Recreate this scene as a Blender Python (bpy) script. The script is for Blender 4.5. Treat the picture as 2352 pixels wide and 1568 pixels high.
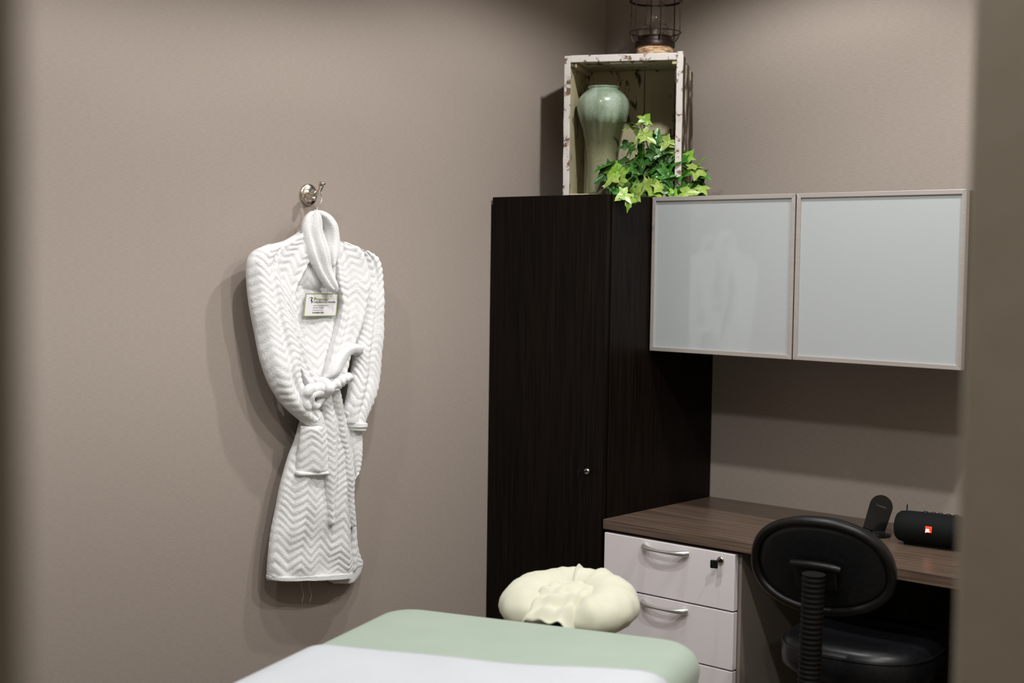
import bpy, bmesh, math, random
import numpy as np
from mathutils import Vector, Matrix, noise
R=math.radians
for o in list(bpy.data.objects): bpy.data.objects.remove(o)
sc=bpy.context.scene; COL=sc.collection
# ---------------------------------------------------------------- camera
YAW,PITCH,ROLL=0.72244625,-0.05655219,0.01366518
FPX=3188.0; IW,IH=2352,1568
CAM=np.array([2.823,-3.645,1.457])
def basis():
    f=np.array([-math.sin(YAW)*math.cos(PITCH),math.cos(YAW)*math.cos(PITCH),math.sin(PITCH)])
    r0=np.array([math.cos(YAW),math.sin(YAW),0.0]); u0=np.cross(r0,f)
    return r0*math.cos(ROLL)+u0*math.sin(ROLL), -r0*math.sin(ROLL)+u0*math.cos(ROLL), f
CR,CU,CF=basis()
cd=bpy.data.cameras.new('camera'); cam=bpy.data.objects.new('camera',cd); COL.objects.link(cam); sc.camera=cam
cd.sensor_width=36; cd.lens=FPX/IW*36; cd.clip_start=.05
cam.matrix_world=Matrix([[CR[0],CU[0],-CF[0],CAM[0]],[CR[1],CU[1],-CF[1],CAM[1]],[CR[2],CU[2],-CF[2],CAM[2]],[0,0,0,1]])
cd.dof.use_dof=True; cd.dof.focus_distance=3.75; cd.dof.aperture_fstop=2.8
# ---------------------------------------------------------------- light
sc.view_settings.view_transform='Standard'; sc.view_settings.look='None'; sc.view_settings.gamma=1
sc.view_settings.exposure=0.55
w=bpy.data.worlds.new('world'); sc.world=w; w.use_nodes=True
w.node_tree.nodes['Background'].inputs[0].default_value=(.9,.8,.65,1); w.node_tree.nodes['Background'].inputs[1].default_value=.05
CEIL=2.62
def spot(x,y,power,size=139,blend=.33,rad=.03,col=(1,.985,.975),tx=0,ty=0):
    l=bpy.data.lights.new('downlight','SPOT'); l.energy=power; l.spot_size=R(size); l.spot_blend=blend; l.shadow_soft_size=rad; l.color=col
    o=bpy.data.objects.new('downlight',l); COL.objects.link(o); o.location=(x,y,CEIL-.02); o.rotation_euler=(R(tx),R(ty),0)
LIGHTS=[(.92,-.76,31,145),(.95,-1.65,27),(.80,-2.6,22),(2.0,-.82,34),(2.0,-1.65,34),(2.0,-2.7,26)]
for a in LIGHTS: spot(*a)
l=bpy.data.lights.new('jamb_fill_light','AREA'); l.energy=7; l.size=.5; l.color=(1,.93,.78)  # unseen warm fill added on the corridor side to brighten the right door reveal
o=bpy.data.objects.new('jamb_fill_light',l); COL.objects.link(o); o.location=(2.75,-4.15,CEIL-.05)
# ---------------------------------------------------------------- helpers
def at(px,py,axis,val):
    "point where the line of sight through a photo pixel meets the plane axis=val"
    d=((px-IW/2)*CR-(py-IH/2)*CU+FPX*CF); t=(val-CAM[axis])/d[axis]; return CAM+t*d
def link(o,parent=None):
    COL.objects.link(o)
    if parent is not None: o.parent=parent
    return o
def empty(name,label,cat,loc=(0,0,0),rz=0,group=None):
    o=bpy.data.objects.new(name,None); COL.objects.link(o); o.location=loc; o.rotation_euler=(0,0,rz); o.empty_display_size=.05
    o['label']=label; o['category']=cat
    if group: o['group']=group
    return o
def tag(o,label,cat,group=None):
    o['label']=label; o['category']=cat
    if group: o['group']=group
    return o
class MB:
    def __init__(s): s.v=[]; s.f=[]; s.m=[]; s.mi=0; s.tf=None
    def add(s,vs,fs,mi=None):
        n=len(s.v)
        for p in vs:
            p=Vector((float(p[0]),float(p[1]),float(p[2])))
            s.v.append(tuple(s.tf@p) if s.tf is not None else tuple(p))
        for q in fs: s.f.append([n+i for i in q]); s.m.append(s.mi if mi is None else mi)
    def box(s,a,b,mi=None):
        x0,y0,z0=a; x1,y1,z1=b
        s.add([(x0,y0,z0),(x1,y0,z0),(x1,y1,z0),(x0,y1,z0),(x0,y0,z1),(x1,y0,z1),(x1,y1,z1),(x0,y1,z1)],
              [(0,3,2,1),(4,5,6,7),(0,1,5,4),(1,2,6,5),(2,3,7,6),(3,0,4,7)],mi)
    def grid(s,P,closeu=False,closev=False,mi=None,flip=False,caps=False):
        nu,nv=len(P),len(P[0]); vs=[p for row in P for p in row]; fs=[]
        for i in range(nu-(0 if closeu else 1)):
            for j in range(nv-(0 if closev else 1)):
                a=i*nv+j; b=((i+1)%nu)*nv+j; c=((i+1)%nu)*nv+(j+1)%nv; d=i*nv+(j+1)%nv
                fs.append((a,d,c,b) if flip else (a,b,c,d))
        if caps:
            e0=list(range(nv)); e1=[(nu-1)*nv+j for j in range(nv)]
            fs.append(e0 if not flip else e0[::-1]); fs.append(e1[::-1] if not flip else e1)
        s.add(vs,fs,mi)
    def lathe(s,prof,n=48,c=(0,0,0),mi=None,closed=False):
        P=[[(c[0]+r*math.cos(2*math.pi*k/n),c[1]+r*math.sin(2*math.pi*k/n),c[2]+z) for k in range(n)] for r,z in prof]
        s.grid(P,closev=True,closeu=closed,mi=mi,flip=True)
    def tube(s,pts,rad,n=10,mi=None,closed=False,flat=None,cap=True):
        pts=[Vector(p) for p in pts]; N=len(pts); rr=rad if hasattr(rad,'__len__') else [rad]*N
        P=[]; up=None
        for i,p in enumerate(pts):
            if closed: t=pts[(i+1)%N]-pts[i-1]
            else: t=pts[min(i+1,N-1)]-pts[max(i-1,0)]
            t.normalize()
            if up is None: up=Vector((0,0,1)) if abs(t.z)<.9 else Vector((1,0,0))
            a=up-t*up.dot(t); a.normalize(); b=t.cross(a); up=a
            P.append([p+(a*math.cos(2*math.pi*k/n)*(flat or 1)+b*math.sin(2*math.pi*k/n))*rr[i] for k in range(n)])
        s.grid(P,closev=True,closeu=closed,mi=mi,caps=(cap and not closed))
    def build(s,name,mats,parent=None,smooth=False,bevel=0,seg=2,sub=0,solid=0,angle=40):
        me=bpy.data.meshes.new(name); me.from_pydata(s.v,[],s.f)
        mats=mats if isinstance(mats,(list,tuple)) else [mats]
        for m in mats: me.materials.append(m)
        for p,i in zip(me.polygons,s.m): p.material_index=i; p.use_smooth=smooth
        me.update()
        bm=bmesh.new(); bm.from_mesh(me); bmesh.ops.recalc_face_normals(bm,faces=bm.faces)
        if smooth:
            for e in bm.edges:
                if len(e.link_faces)==2 and e.calc_face_angle(0)>R(angle): e.smooth=False
        bm.to_mesh(me); bm.free()
        o=bpy.data.objects.new(name,me); link(o,parent)
        if solid: m=o.modifiers.new('s','SOLIDIFY'); m.thickness=solid; m.offset=-1
        if bevel: m=o.modifiers.new('b','BEVEL'); m.width=bevel; m.segments=seg; m.limit_method='ANGLE'; m.angle_limit=R(40)
        if sub: m=o.modifiers.new('u','SUBSURF'); m.levels=sub; m.render_levels=sub
        return o
def struct(o): o['kind']='structure'; return o
def cr(pts,n):
    "Catmull-Rom resample to n points"
    P=np.array(pts,float); P=np.vstack([2*P[0]-P[1],P,2*P[-1]-P[-2]]); m=len(P)-3; out=[]
    for t in np.linspace(0,m-1e-6,n):
        i=int(t); u=t-i; a,b,c,d=P[i],P[i+1],P[i+2],P[i+3]
        out.append(.5*((2*b)+(c-a)*u+(2*a-5*b+4*c-d)*u*u+(3*b-a-3*c+d)*u**3))
    return np.array(out)
# ---------------------------------------------------------------- materials
def mat(name,col,rough=.5,metal=0,spec=.5,coat=0,**k):
    m=bpy.data.materials.new(name); m.use_nodes=True; b=m.node_tree.nodes['Principled BSDF']
    b.inputs['Base Color'].default_value=(*col,1); b.inputs['Roughness'].default_value=rough; b.inputs['Metallic'].default_value=metal
    b.inputs['Specular IOR Level'].default_value=spec; b.inputs['Coat Weight'].default_value=coat
    for q,v in k.items(): b.inputs[q.replace('_',' ')].default_value=v
    return m
def noisy(m,c1,c2,scale=(1,1,1),nscale=5,detail=4,bump=0,bdist=.001,ramp=(.3,.7),coord='Object',rot=(0,0,0)):
    nt=m.node_tree; N=nt.nodes; L=nt.links; b=N['Principled BSDF']
    tc=N.new('ShaderNodeTexCoord'); mp=N.new('ShaderNodeMapping'); no=N.new('ShaderNodeTexNoise'); ra=N.new('ShaderNodeValToRGB')
    mp.inputs['Scale'].default_value=scale; mp.inputs['Rotation'].default_value=rot
    no.inputs['Scale'].default_value=nscale; no.inputs['Detail'].default_value=detail
    L.new(tc.outputs[coord],mp.inputs[0]); L.new(mp.outputs[0],no.inputs['Vector']); L.new(no.outputs['Fac'],ra.inputs[0])
    ra.color_ramp.elements[0].position=ramp[0]; ra.color_ramp.elements[1].position=ramp[1]
    ra.color_ramp.elements[0].color=(*c1,1); ra.color_ramp.elements[1].color=(*c2,1)
    L.new(ra.outputs[0],b.inputs['Base Color'])
    if bump:
        bu=N.new('ShaderNodeBump'); bu.inputs['Strength'].default_value=bump; bu.inputs['Distance'].default_value=bdist
        L.new(no.outputs['Fac'],bu.inputs['Height']); L.new(bu.outputs[0],b.inputs['Normal'])
    return m
WALL=noisy(mat('wallcovering',(.4,.34,.29),.75,spec=.25),(.315,.268,.232),(.35,.30,.262),(1,1,7),70,5,.2,.001)
WALLB=noisy(mat('wallcovering_woven',(.4,.34,.29),.75,spec=.25),(.30,.258,.222),(.35,.302,.262),(.35,1,3),160,5,.2,.001)
JAMB=noisy(mat('jamb_paint',(.3,.26,.2),.6,spec=.3),(.33,.29,.23),(.36,.315,.255),(1,1,1),20,3,.1)
CEILM=noisy(mat('ceiling_paint',(.7,.68,.63),.9),(.66,.64,.6),(.74,.72,.67),(1,1,1),60,3,.1)
FLOORM=noisy(mat('floor_carpet',(.1,.08,.06),.9,spec=.1),(.09,.075,.055),(.16,.13,.1),(1,1,1),220,4,.6,.003)
ESP=noisy(mat('espresso_laminate',(.012,.008,.006),.4,spec=.12),(.002,.0012,.0008),(.012,.007,.0045),(60,60,1.2),4,6,.15,.0005,(.35,.75))
DESKM=noisy(mat('walnut_laminate',(.08,.05,.035),.33,spec=.5),(.06,.040,.028),(.165,.112,.082),(1.6,60,60),3,6,.1,.0004,(.3,.72))
PEDM=mat('drawer_enamel',(.60,.55,.56),.35,spec=.5)
noisy(PEDM,(.82,.78,.80),(.86,.82,.84),(1,1,1),2,2)
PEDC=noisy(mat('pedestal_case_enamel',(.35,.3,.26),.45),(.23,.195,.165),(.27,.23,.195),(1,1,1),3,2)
ALU=noisy(mat('satin_aluminium',(.5,.46,.43),.38,metal=.35),(.40,.37,.345),(.46,.42,.39),(1,40,40),6,3)
NICK=noisy(mat('brushed_nickel',(.62,.57,.5),.22,metal=1),(.55,.5,.43),(.66,.61,.54),(30,1,1),20,3)
WIREM=noisy(mat('hanger_wire',(.7,.68,.65),.25,metal=1),(.66,.64,.6),(.72,.7,.67),nscale=50)
HAND=noisy(mat('silver_handle',(.62,.61,.6),.33,metal=.8),(.58,.57,.56),(.64,.63,.62),(1,1,1),10,2)
GLASSW=mat('white_glass',(.60,.64,.64),.05,spec=.5,coat=.3); noisy(GLASSW,(.38,.405,.41),(.39,.415,.42),nscale=2)
BLACKP=noisy(mat('black_plastic',(.008,.008,.008),.42,spec=.35),(.003,.003,.003),(.007,.006,.005),nscale=60,bump=.05)
BLACKG=noisy(mat('gloss_black_plastic',(.006,.006,.006),.15,spec=.3),(.005,.005,.005),(.008,.008,.008),nscale=20)
BELLOW=noisy(mat('ribbed_rubber',(.006,.006,.005),.65,spec=.25),(.002,.002,.0015),(.004,.0035,.003),nscale=60)
VINYL=noisy(mat('black_vinyl',(.009,.01,.012),.36,spec=.35),(.003,.0035,.0045),(.008,.0085,.0105),nscale=120,detail=4,bump=.25,bdist=.0008)
MESHB=noisy(mat('speaker_cloth',(.012,.016,.017),.8,spec=.2),(.0015,.002,.002),(.006,.0075,.0075),nscale=400,detail=2,bump=.5)
SHEETG=noisy(mat('sage_sheet',(.45,.53,.42),.75,spec=.2,Sheen_Weight=.2),(.325,.40,.33),(.345,.42,.35),nscale=9,detail=3)
SHEETW=noisy(mat('white_sheet',(.8,.82,.84),.8,spec=.2,Sheen_Weight=.1),(.51,.54,.57),(.54,.57,.60),nscale=7,detail=3)
CREAM=noisy(mat('cream_cotton',(.76,.76,.6),.85,spec=.15,Sheen_Weight=.2),(.59,.59,.47),(.63,.63,.51),nscale=25,detail=5,bump=.25,bdist=.002)
TOWEL=noisy(mat('white_plush',(.82,.81,.8),.95,spec=.1,Sheen_Weight=.35),(.75,.75,.75),(.80,.80,.80),nscale=260,detail=4,bump=.8,bdist=.0016)
ROBEIN=noisy(mat('robe_lining',(.74,.70,.62),.95,spec=.1),(.72,.68,.6),(.77,.73,.66),nscale=200,bump=.5,bdist=.001)
CARD=noisy(mat('label_cloth',(.70,.68,.68),.6),(.68,.66,.66),(.72,.7,.7),nscale=40)
GREENB=mat('label_green',(.22,.27,.05),.6); NAVY=mat('label_navy',(.02,.02,.05),.6); BLK=mat('label_black',(.03,.02,.02),.6)
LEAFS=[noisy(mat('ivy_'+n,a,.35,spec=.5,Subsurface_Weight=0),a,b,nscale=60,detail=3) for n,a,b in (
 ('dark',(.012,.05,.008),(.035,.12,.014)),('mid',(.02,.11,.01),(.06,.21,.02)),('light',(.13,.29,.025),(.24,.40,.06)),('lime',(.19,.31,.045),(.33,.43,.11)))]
STEM=noisy(mat('ivy_stem',(.25,.3,.1),.5),(.05,.06,.02),(.2,.24,.09),nscale=40)
SOIL=noisy(mat('potting_soil',(.01,.008,.006),.95),(.006,.005,.004),(.02,.015,.01),nscale=150,bump=1)
IRON=noisy(mat('dark_bronze_iron',(.02,.012,.008),.45,metal=.6),(.012,.007,.005),(.035,.02,.013),nscale=50,bump=.2)
BARK=noisy(mat('driftwood_base',(.42,.25,.13),.8),(.22,.11,.05),(.62,.44,.28),(1,1,3),45,6,.6,.002,(.35,.65))
CLEAR=mat('clear_glass',(1,1,1),.02,Transmission_Weight=1.0); CLEAR.node_tree.nodes['Principled BSDF'].inputs['IOR'].default_value=1.45
noisy(CLEAR,(.96,.97,.96),(1,1,1),nscale=3)
def paint_mat(name,white,bare,thr,sc_=(1,1,1),ns=14):
    m=mat(name,white,.8,spec=.2); nt=m.node_tree;N=nt.nodes;L=nt.links;b=N['Principled BSDF']
    tc=N.new('ShaderNodeTexCoord'); mp=N.new('ShaderNodeMapping'); mp.inputs['Scale'].default_value=sc_
    n1=N.new('ShaderNodeTexNoise'); n1.inputs['Scale'].default_value=ns; n1.inputs['Detail'].default_value=9; n1.inputs['Roughness'].default_value=.65
    ra=N.new('ShaderNodeValToRGB'); ra.color_ramp.elements[0].position=thr-.03; ra.color_ramp.elements[1].position=thr+.02
    ra.color_ramp.elements[0].color=(0,0,0,1); ra.color_ramp.elements[1].color=(1,1,1,1)
    n2=N.new('ShaderNodeTexNoise'); n2.inputs['Scale'].default_value=40; n2.inputs['Detail'].default_value=5
    mw=N.new('ShaderNodeMix'); mw.data_type='RGBA'; mw.inputs[6].default_value=(*[c*.86 for c in white],1); mw.inputs[7].default_value=(*white,1)
    mb=N.new('ShaderNodeMix'); mb.data_type='RGBA'; mb.inputs[6].default_value=(*[c*.25 for c in bare],1); mb.inputs[7].default_value=(*bare,1)
    mx=N.new('ShaderNodeMix'); mx.data_type='RGBA'; bu=N.new('ShaderNodeBump'); bu.inputs['Strength'].default_value=.5; bu.inputs['Distance'].default_value=.0015
    L.new(tc.outputs['Object'],mp.inputs[0])
    for n in(n1,n2): L.new(mp.outputs[0],n.inputs['Vector'])
    L.new(n1.outputs['Fac'],ra.inputs[0]); L.new(n2.outputs['Fac'],mw.inputs[0]); L.new(n2.outputs['Fac'],mb.inputs[0])
    L.new(ra.outputs[0],mx.inputs[0]); L.new(mb.outputs[2],mx.inputs[6]); L.new(mw.outputs[2],mx.inputs[7])
    L.new(mx.outputs[2],b.inputs['Base Color']); L.new(ra.outputs[0],bu.inputs['Height']); L.new(bu.outputs[0],b.inputs['Normal'])
    return m
CRW=paint_mat('whitewashed_wood',(.66,.62,.59),(.30,.19,.11),.43,(1,1,1),42)
CRI=paint_mat('aged_cream_wood',(.50,.445,.29),(.12,.09,.045),.42,(2,2,.8),14)
CRO=paint_mat('weathered_wood',(.42,.37,.30),(.13,.095,.06),.55,(2,2,.5),14)
# celadon glaze with darker runs
GLZ=mat('celadon_glaze',(.3,.36,.26),.24,spec=.6,coat=.5)
def glaze():
    nt=GLZ.node_tree;N=nt.nodes;L=nt.links;b=N['Principled BSDF']
    tc=N.new('ShaderNodeTexCoord'); sp=N.new('ShaderNodeSeparateXYZ'); L.new(tc.outputs['Object'],sp.inputs[0])
    mp=N.new('ShaderNodeMapping'); mp.inputs['Scale'].default_value=(26,26,5); L.new(tc.outputs['Object'],mp.inputs[0])
    n=N.new('ShaderNodeTexNoise'); n.inputs['Scale'].default_value=1; n.inputs['Detail'].default_value=5; L.new(mp.outputs[0],n.inputs['Vector'])
    n2=N.new('ShaderNodeTexNoise'); n2.inputs['Scale'].default_value=300; n2.inputs['Detail'].default_value=2; L.new(tc.outputs['Object'],n2.inputs['Vector'])
    hz=N.new('ShaderNodeValToRGB'); e=hz.color_ramp.elements; e[0].position=.0; e[0].color=(.34,.33,.23,1); e[1].position=1; e[1].color=(.36,.46,.37,1)
    for p,c in((.12,(.30,.31,.19)),(.35,(.24,.245,.14)),(.50,(.10,.105,.05)),(.66,(.085,.10,.045)),(.74,(.30,.39,.29)),(.80,(.37,.46,.36))):
        q=e.new(p); q.color=(*c,1)
    ma=N.new('ShaderNodeMath'); ma.operation='MULTIPLY'; ma.inputs[1].default_value=1/.325; L.new(sp.outputs['Z'],ma.inputs[0])
    ad=N.new('ShaderNodeMath'); ad.operation='MULTIPLY_ADD'; ad.inputs[1].default_value=.22; L.new(n.outputs['Fac'],ad.inputs[0])
    sb=N.new('ShaderNodeMath'); sb.operation='SUBTRACT'; sb.inputs[1].default_value=.11; L.new(ma.outputs[0],sb.inputs[0]); L.new(sb.outputs[0],ad.inputs[2])
    L.new(ad.outputs[0],hz.inputs[0])
    rr=N.new('ShaderNodeValToRGB'); rr.color_ramp.elements[0].position=.35; rr.color_ramp.elements[1].position=.6
    rr.color_ramp.elements[0].color=(.60,.64,.55,1); rr.color_ramp.elements[1].color=(1,1,1,1); L.new(n.outputs['Fac'],rr.inputs[0])
    mx=N.new('ShaderNodeMix'); mx.data_type='RGBA'; mx.blend_type='MULTIPLY'; mx.inputs[0].default_value=1; L.new(hz.outputs[0],mx.inputs[6]); L.new(rr.outputs[0],mx.inputs[7])
    r2=N.new('ShaderNodeValToRGB'); r2.color_ramp.elements[0].position=.3; r2.color_ramp.elements[1].position=.7
    r2.color_ramp.elements[0].color=(.8,.8,.8,1); r2.color_ramp.elements[1].color=(1.1,1.1,1.1,1); L.new(n2.outputs['Fac'],r2.inputs[0])
    m2=N.new('ShaderNodeMix'); m2.data_type='RGBA'; m2.blend_type='MULTIPLY'; m2.inputs[0].default_value=1; L.new(mx.outputs[2],m2.inputs[6]); L.new(r2.outputs[0],m2.inputs[7])
    L.new(m2.outputs[2],b.inputs['Base Color'])
glaze()
# ---------------------------------------------------------------- room
XR0,XR1=2.323,2.403; YD0,YD1=-3.409,-2.49; YF=-4.4
def sbox(name,a,b,m):
    q=MB(); q.box(a,b); return struct(q.build(name,m))
sbox('floor',(-.1,YF-.1,-.1),(4.3,.1,0),FLOORM)
sbox('ceiling',(-.1,YF-.1,CEIL),(4.3,.1,CEIL+.1),CEILM)
sbox('wall_left',(-.1,YF,0),(0,0,CEIL),WALL)
sbox('wall_back',(-.1,0,0),(XR1,.1,CEIL),WALLB)
sbox('wall_front',(-.1,YF-.1,0),(4.3,YF,CEIL),WALL)
q=MB(); q.box((XR0,YD1,0),(XR1,0,CEIL)); q.box((XR0,YF,0),(XR1,YD0,CEIL)); q.box((XR0,YD0,2.13),(XR1,YD1,CEIL)); struct(q.build('wall_right',JAMB,bevel=.004))
sbox('wall_corridor',(4.2,YF,0),(4.3,.1,CEIL),WALL)
q=MB(); q.box((0,-.56,0),(.012,0,.1)); q.box((0,YF,0),(.012,-.56,.1)); struct(q.build('baseboard_left',ESP))
q=MB(); q.box((.45,-.012,0),(XR0,0,.1)); struct(q.build('baseboard_back',ESP))
# ---------------------------------------------------------------- tall cabinet
CT=1.653
t=empty('wardrobe_cabinet','tall dark espresso wardrobe cabinet standing in the room corner beside the desk','cabinet',(0,0,0))
q=MB(); q.box((.004,-.528,.0),(.022,-.002,CT-.022)); q.box((.427,-.528,0),(.445,-.002,CT)); q.box((.022,-.02,0),(.427,-.002,CT)); q.box((.022,-.52,.06),(.427,-.02,.08)); q.box((.012,-.528,CT-.02),(.427,-.02,CT)); q.box((.022,-.50,0),(.427,-.48,.06)); q.box((.001,-.546,0),(.0075,-.529,CT-.022))
q.build('carcass',ESP,t,bevel=.001)
q=MB(); q.box((.008,-.548,.03),(.441,-.5295,CT)); d=q.build('door',ESP,t,bevel=.0015)
q=MB(); P=at(1349,1082,1,-.549)
q.tf=Matrix.Translation((P[0],-.549,P[2]))@Matrix.Rotation(R(90),4,'X'); q.lathe([(0,.006),(.007,.006),(.009,.004),(.0095,0)],24)
lk=q.build('lock',NICK,d,smooth=True)
q=MB(); x,z=P[0],P[2]; q.box((x-.001,-.575,z-.003),(x+.001,-.553,z+.003)); q.box((x-.0015,-.592,z-.01),(x+.0015,-.574,z+.008)); q.build('key',BLACKP,d,bevel=.001)
# ---------------------------------------------------------------- overhead cabinet
OX0,OX1,OXM,OY,OZ0,OZ1=.449,1.394,.921,-.345,1.207,1.653
t=empty('overhead_cabinet','wall-hung overhead cabinet with two white glass doors in aluminium frames above the desk','cabinet')
q=MB(); q.box((OX0,OY+.02,OZ0+.004),(OX0+.018,-.001,OZ1-.002)); q.box((OX1-.018,OY+.02,OZ0+.004),(OX1,-.001,OZ1-.002)); q.box((OX0+.018,OY+.022,OZ0+.004),(OX1-.018,-.001,OZ0+.022)); q.box((OX0+.018,OY+.022,OZ1-.02),(OX1-.018,-.001,OZ1-.002)); q.box((OX0+.018,-.012,OZ0+.022),(OX1-.018,-.001,OZ1-.02))
q.build('carcass',ESP,t,bevel=.001)
for x0,x1 in((OX0+.001,OXM-.002),(OXM+.002,OX1)):
    q=MB(); fw=.012
    # mitred frame, four bars
    for (a,b,c,d_) in (((x0,OZ0),(x1,OZ0),(x1-fw,OZ0+fw),(x0+fw,OZ0+fw)),((x1,OZ0),(x1,OZ1),(x1-fw,OZ1-fw),(x1-fw,OZ0+fw)),((x1,OZ1),(x0,OZ1),(x0+fw,OZ1-fw),(x1-fw,OZ1-fw)),((x0,OZ1),(x0,OZ0),(x0+fw,OZ0+fw),(x0+fw,OZ1-fw))):
        vs=[(p[0],OY,p[1]) for p in(a,b,c,d_)]+[(p[0],OY+.02,p[1]) for p in(a,b,c,d_)]
        q.add(vs,[(0,1,2,3),(7,6,5,4),(0,4,5,1),(1,5,6,2),(2,6,7,3),(3,7,4,0)])
    fr=q.build('door',ALU,t,bevel=.0008)
    q=MB(); q.box((x0+fw-.002,OY+.005,OZ0+fw-.002),(x1-fw+.002,OY+.012,OZ1-fw+.002)); q.build('glass_panel',GLASSW,fr)
# ---------------------------------------------------------------- desk and pedestal
DX1=2.20; DZ=.737
t=empty('desk','walnut laminate desk running along the back wall under the overhead cabinet','desk')
q=MB(); q.box((.446,-.548,DZ-.028),(DX1,-.001,DZ)); q.build('desktop',DESKM,t,bevel=.0012)
q=MB(); q.box((DX1-.03,-.53,0),(DX1-.005,-.02,DZ-.028)); q.build('end_panel',ESP,t,bevel=.001)
q=MB(); q.box((.90,-.10,.25),(DX1-.03,-.085,DZ-.028)); q.build('modesty_panel',ESP,t,bevel=.001)
t=empty('drawer_pedestal','pale enamel three-drawer pedestal under the left end of the desk','drawer unit')
px0,px1=.451,.892; zt=.700
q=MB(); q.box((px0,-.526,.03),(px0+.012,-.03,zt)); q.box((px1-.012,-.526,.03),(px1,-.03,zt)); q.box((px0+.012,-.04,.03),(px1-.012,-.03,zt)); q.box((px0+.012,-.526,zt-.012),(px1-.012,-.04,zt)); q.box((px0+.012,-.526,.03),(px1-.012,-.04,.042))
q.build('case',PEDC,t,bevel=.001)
zs=[(.549,.700),(.391,.545),(.045,.387)]
for i,(a,b) in enumerate(zs):
    q=MB(); q.box((px0+.001,-.548,a),(px1-.009,-.529,b)); dr=q.build('drawer',PEDM,t,bevel=.0015)
    zc=b-.0175 if i<9 else 0
    hx0,hx1=.592,.735; zc={0:.681,1:.524,2:.34}[i]
    pts=[];rad=[]
    for s in np.linspace(0,1,25):
        x=hx0+(hx1-hx0)*s; c=math.sin(math.pi*s); pts.append((x,-.549-.028*c**.5,zc)); rad.append(.0095-.0052*c**.9)
    q=MB(); q.tube(pts,rad,14); 
    q.build('handle',HAND,dr,smooth=True)
    if i==0:
        P=at(1652,1288,1,-.549); x,z=P[0]+.004,P[2]+.002
        q=MB(); q.tf=Matrix.Translation((x,-.549,z))@Matrix.Rotation(R(90),4,'X'); q.lathe([(0,.004),(.009,.004),(.0105,.002),(.011,0)],24); q.build('lock',NICK,dr,smooth=True)
        q=MB(); q.box((x-.002,-.572,z-.004),(x+.002,-.553,z+.004)); 
        q.tf=Matrix.Translation((x-.003,-.575,z-.003))@Matrix.Rotation(R(25),4,'Z'); q.lathe([(0,-.003),(.0105,-.003),(.0115,0),(.0105,.003),(0,.003)],20) if False else q.box((-.010,-.0035,-.014),(.010,.0035,.008)); q.build('key',BLACKP,dr,smooth=False,bevel=.003)
for x in(px0+.05,px1-.05):
    for y in(-.48,-.08): q=MB(); q.lathe([(0,0),(.02,0),(.02,.031),(0,.031)],16,(x,y,0)); q.build('foot',BLACKP,t)
# ---------------------------------------------------------------- crate, vase, ivy, lantern
ca=R(26); CX=Matrix.Translation((.1515,-.39,CT+.0005))@Matrix.Rotation(ca,4,'Z')
cw,chh,cdp=.357,.425,.215
t=empty('wooden_crate','weathered whitewashed wooden crate on its end on top of the wardrobe cabinet, open side out','crate',(.1515,-.39,CT+.0005),ca)
th=.018
def warp(o,amp,seed):
    for v in o.data.vertices:
        n=noise.noise_vector(Vector(v.co)*18+Vector((seed,0,0)))*amp; v.co+=Vector((n.x,n.y,n.z*.4))
def board(name,a,b,m,seed,nx=1,div=14,amp=.0022,parent=t):
    "a plank with irregular worn edges"
    bm=bmesh.new(); bmesh.ops.create_cube(bm,size=1)
    for v in bm.verts: v.co=Vector([a[k]+(v.co[k]+.5)*(b[k]-a[k]) for k in range(3)])
    L=[b[k]-a[k] for k in range(3)]; ax=L.index(max(L))
    es=[e for e in bm.edges if abs((e.verts[0].co-e.verts[1].co)[ax])>L[ax]*.9]
    bmesh.ops.subdivide_edges(bm,edges=es,cuts=div)
    me=bpy.data.meshes.new(name); bm.to_mesh(me); bm.free(); me.materials.append(m)
    o=bpy.data.objects.new(name,me); link(o,parent); warp(o,amp,seed); mm=o.modifiers.new('b','BEVEL'); mm.width=.002; mm.segments=2
    return o
board('side_board',(0,.001,0),(th,cdp,chh-.002),CRI,1,amp=.0015)
board('top_board',(th,.001,chh-.02),(cw-th,cdp,chh),CRI,2,amp=.0015)
board('bottom_board',(th,.001,0.001),(cw-th,cdp,.014),CRI,3,amp=.0003)
board('back_board',(th,cdp-.012,.014),(.205,cdp,chh-.02),CRI,4,amp=.001)
board('back_board',(.208,cdp-.012,.014),(.30,cdp,chh-.02),CRI,5,amp=.001)
board('back_board',(.302,cdp-.012,.014),(cw-th,cdp,chh-.02),CRI,6,amp=.001)
for i,(y0,y1,zz) in enumerate(((.002,.075,chh-.003),(.078,.15,chh-.018),(.153,cdp,chh-.03))):
    board('side_board',(cw-th,y0,0.0),(cw-.004+.002*i,y1,zz),CRO,8+i,amp=.0025)
# worn white front edges, corner cleats and a splintered strip
board('front_edge',(-.001,-.006,.001),(th,.003,chh),CRW,20,amp=.002)
board('front_edge',(th-.001,-.006,chh-.02),(cw-.016,.003,chh+.001),CRW,21,amp=.0022)
board('front_edge',(cw-.019,-.008,.001),(cw,.003,chh+.004),CRW,22,amp=.0015)
board('corner_cleat',(th,.0,chh-.034),(th+.017,cdp-.012,chh-.02),CRI,23,amp=.001)
board('corner_cleat',(cw-th-.016,.0,chh-.032),(cw-th,cdp-.012,chh-.02),CRI,24,amp=.001)
board('splinter_strip',(.135,.006,chh-.026),(.235,.014,chh-.0205),CRW,25,amp=.0012)
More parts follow.
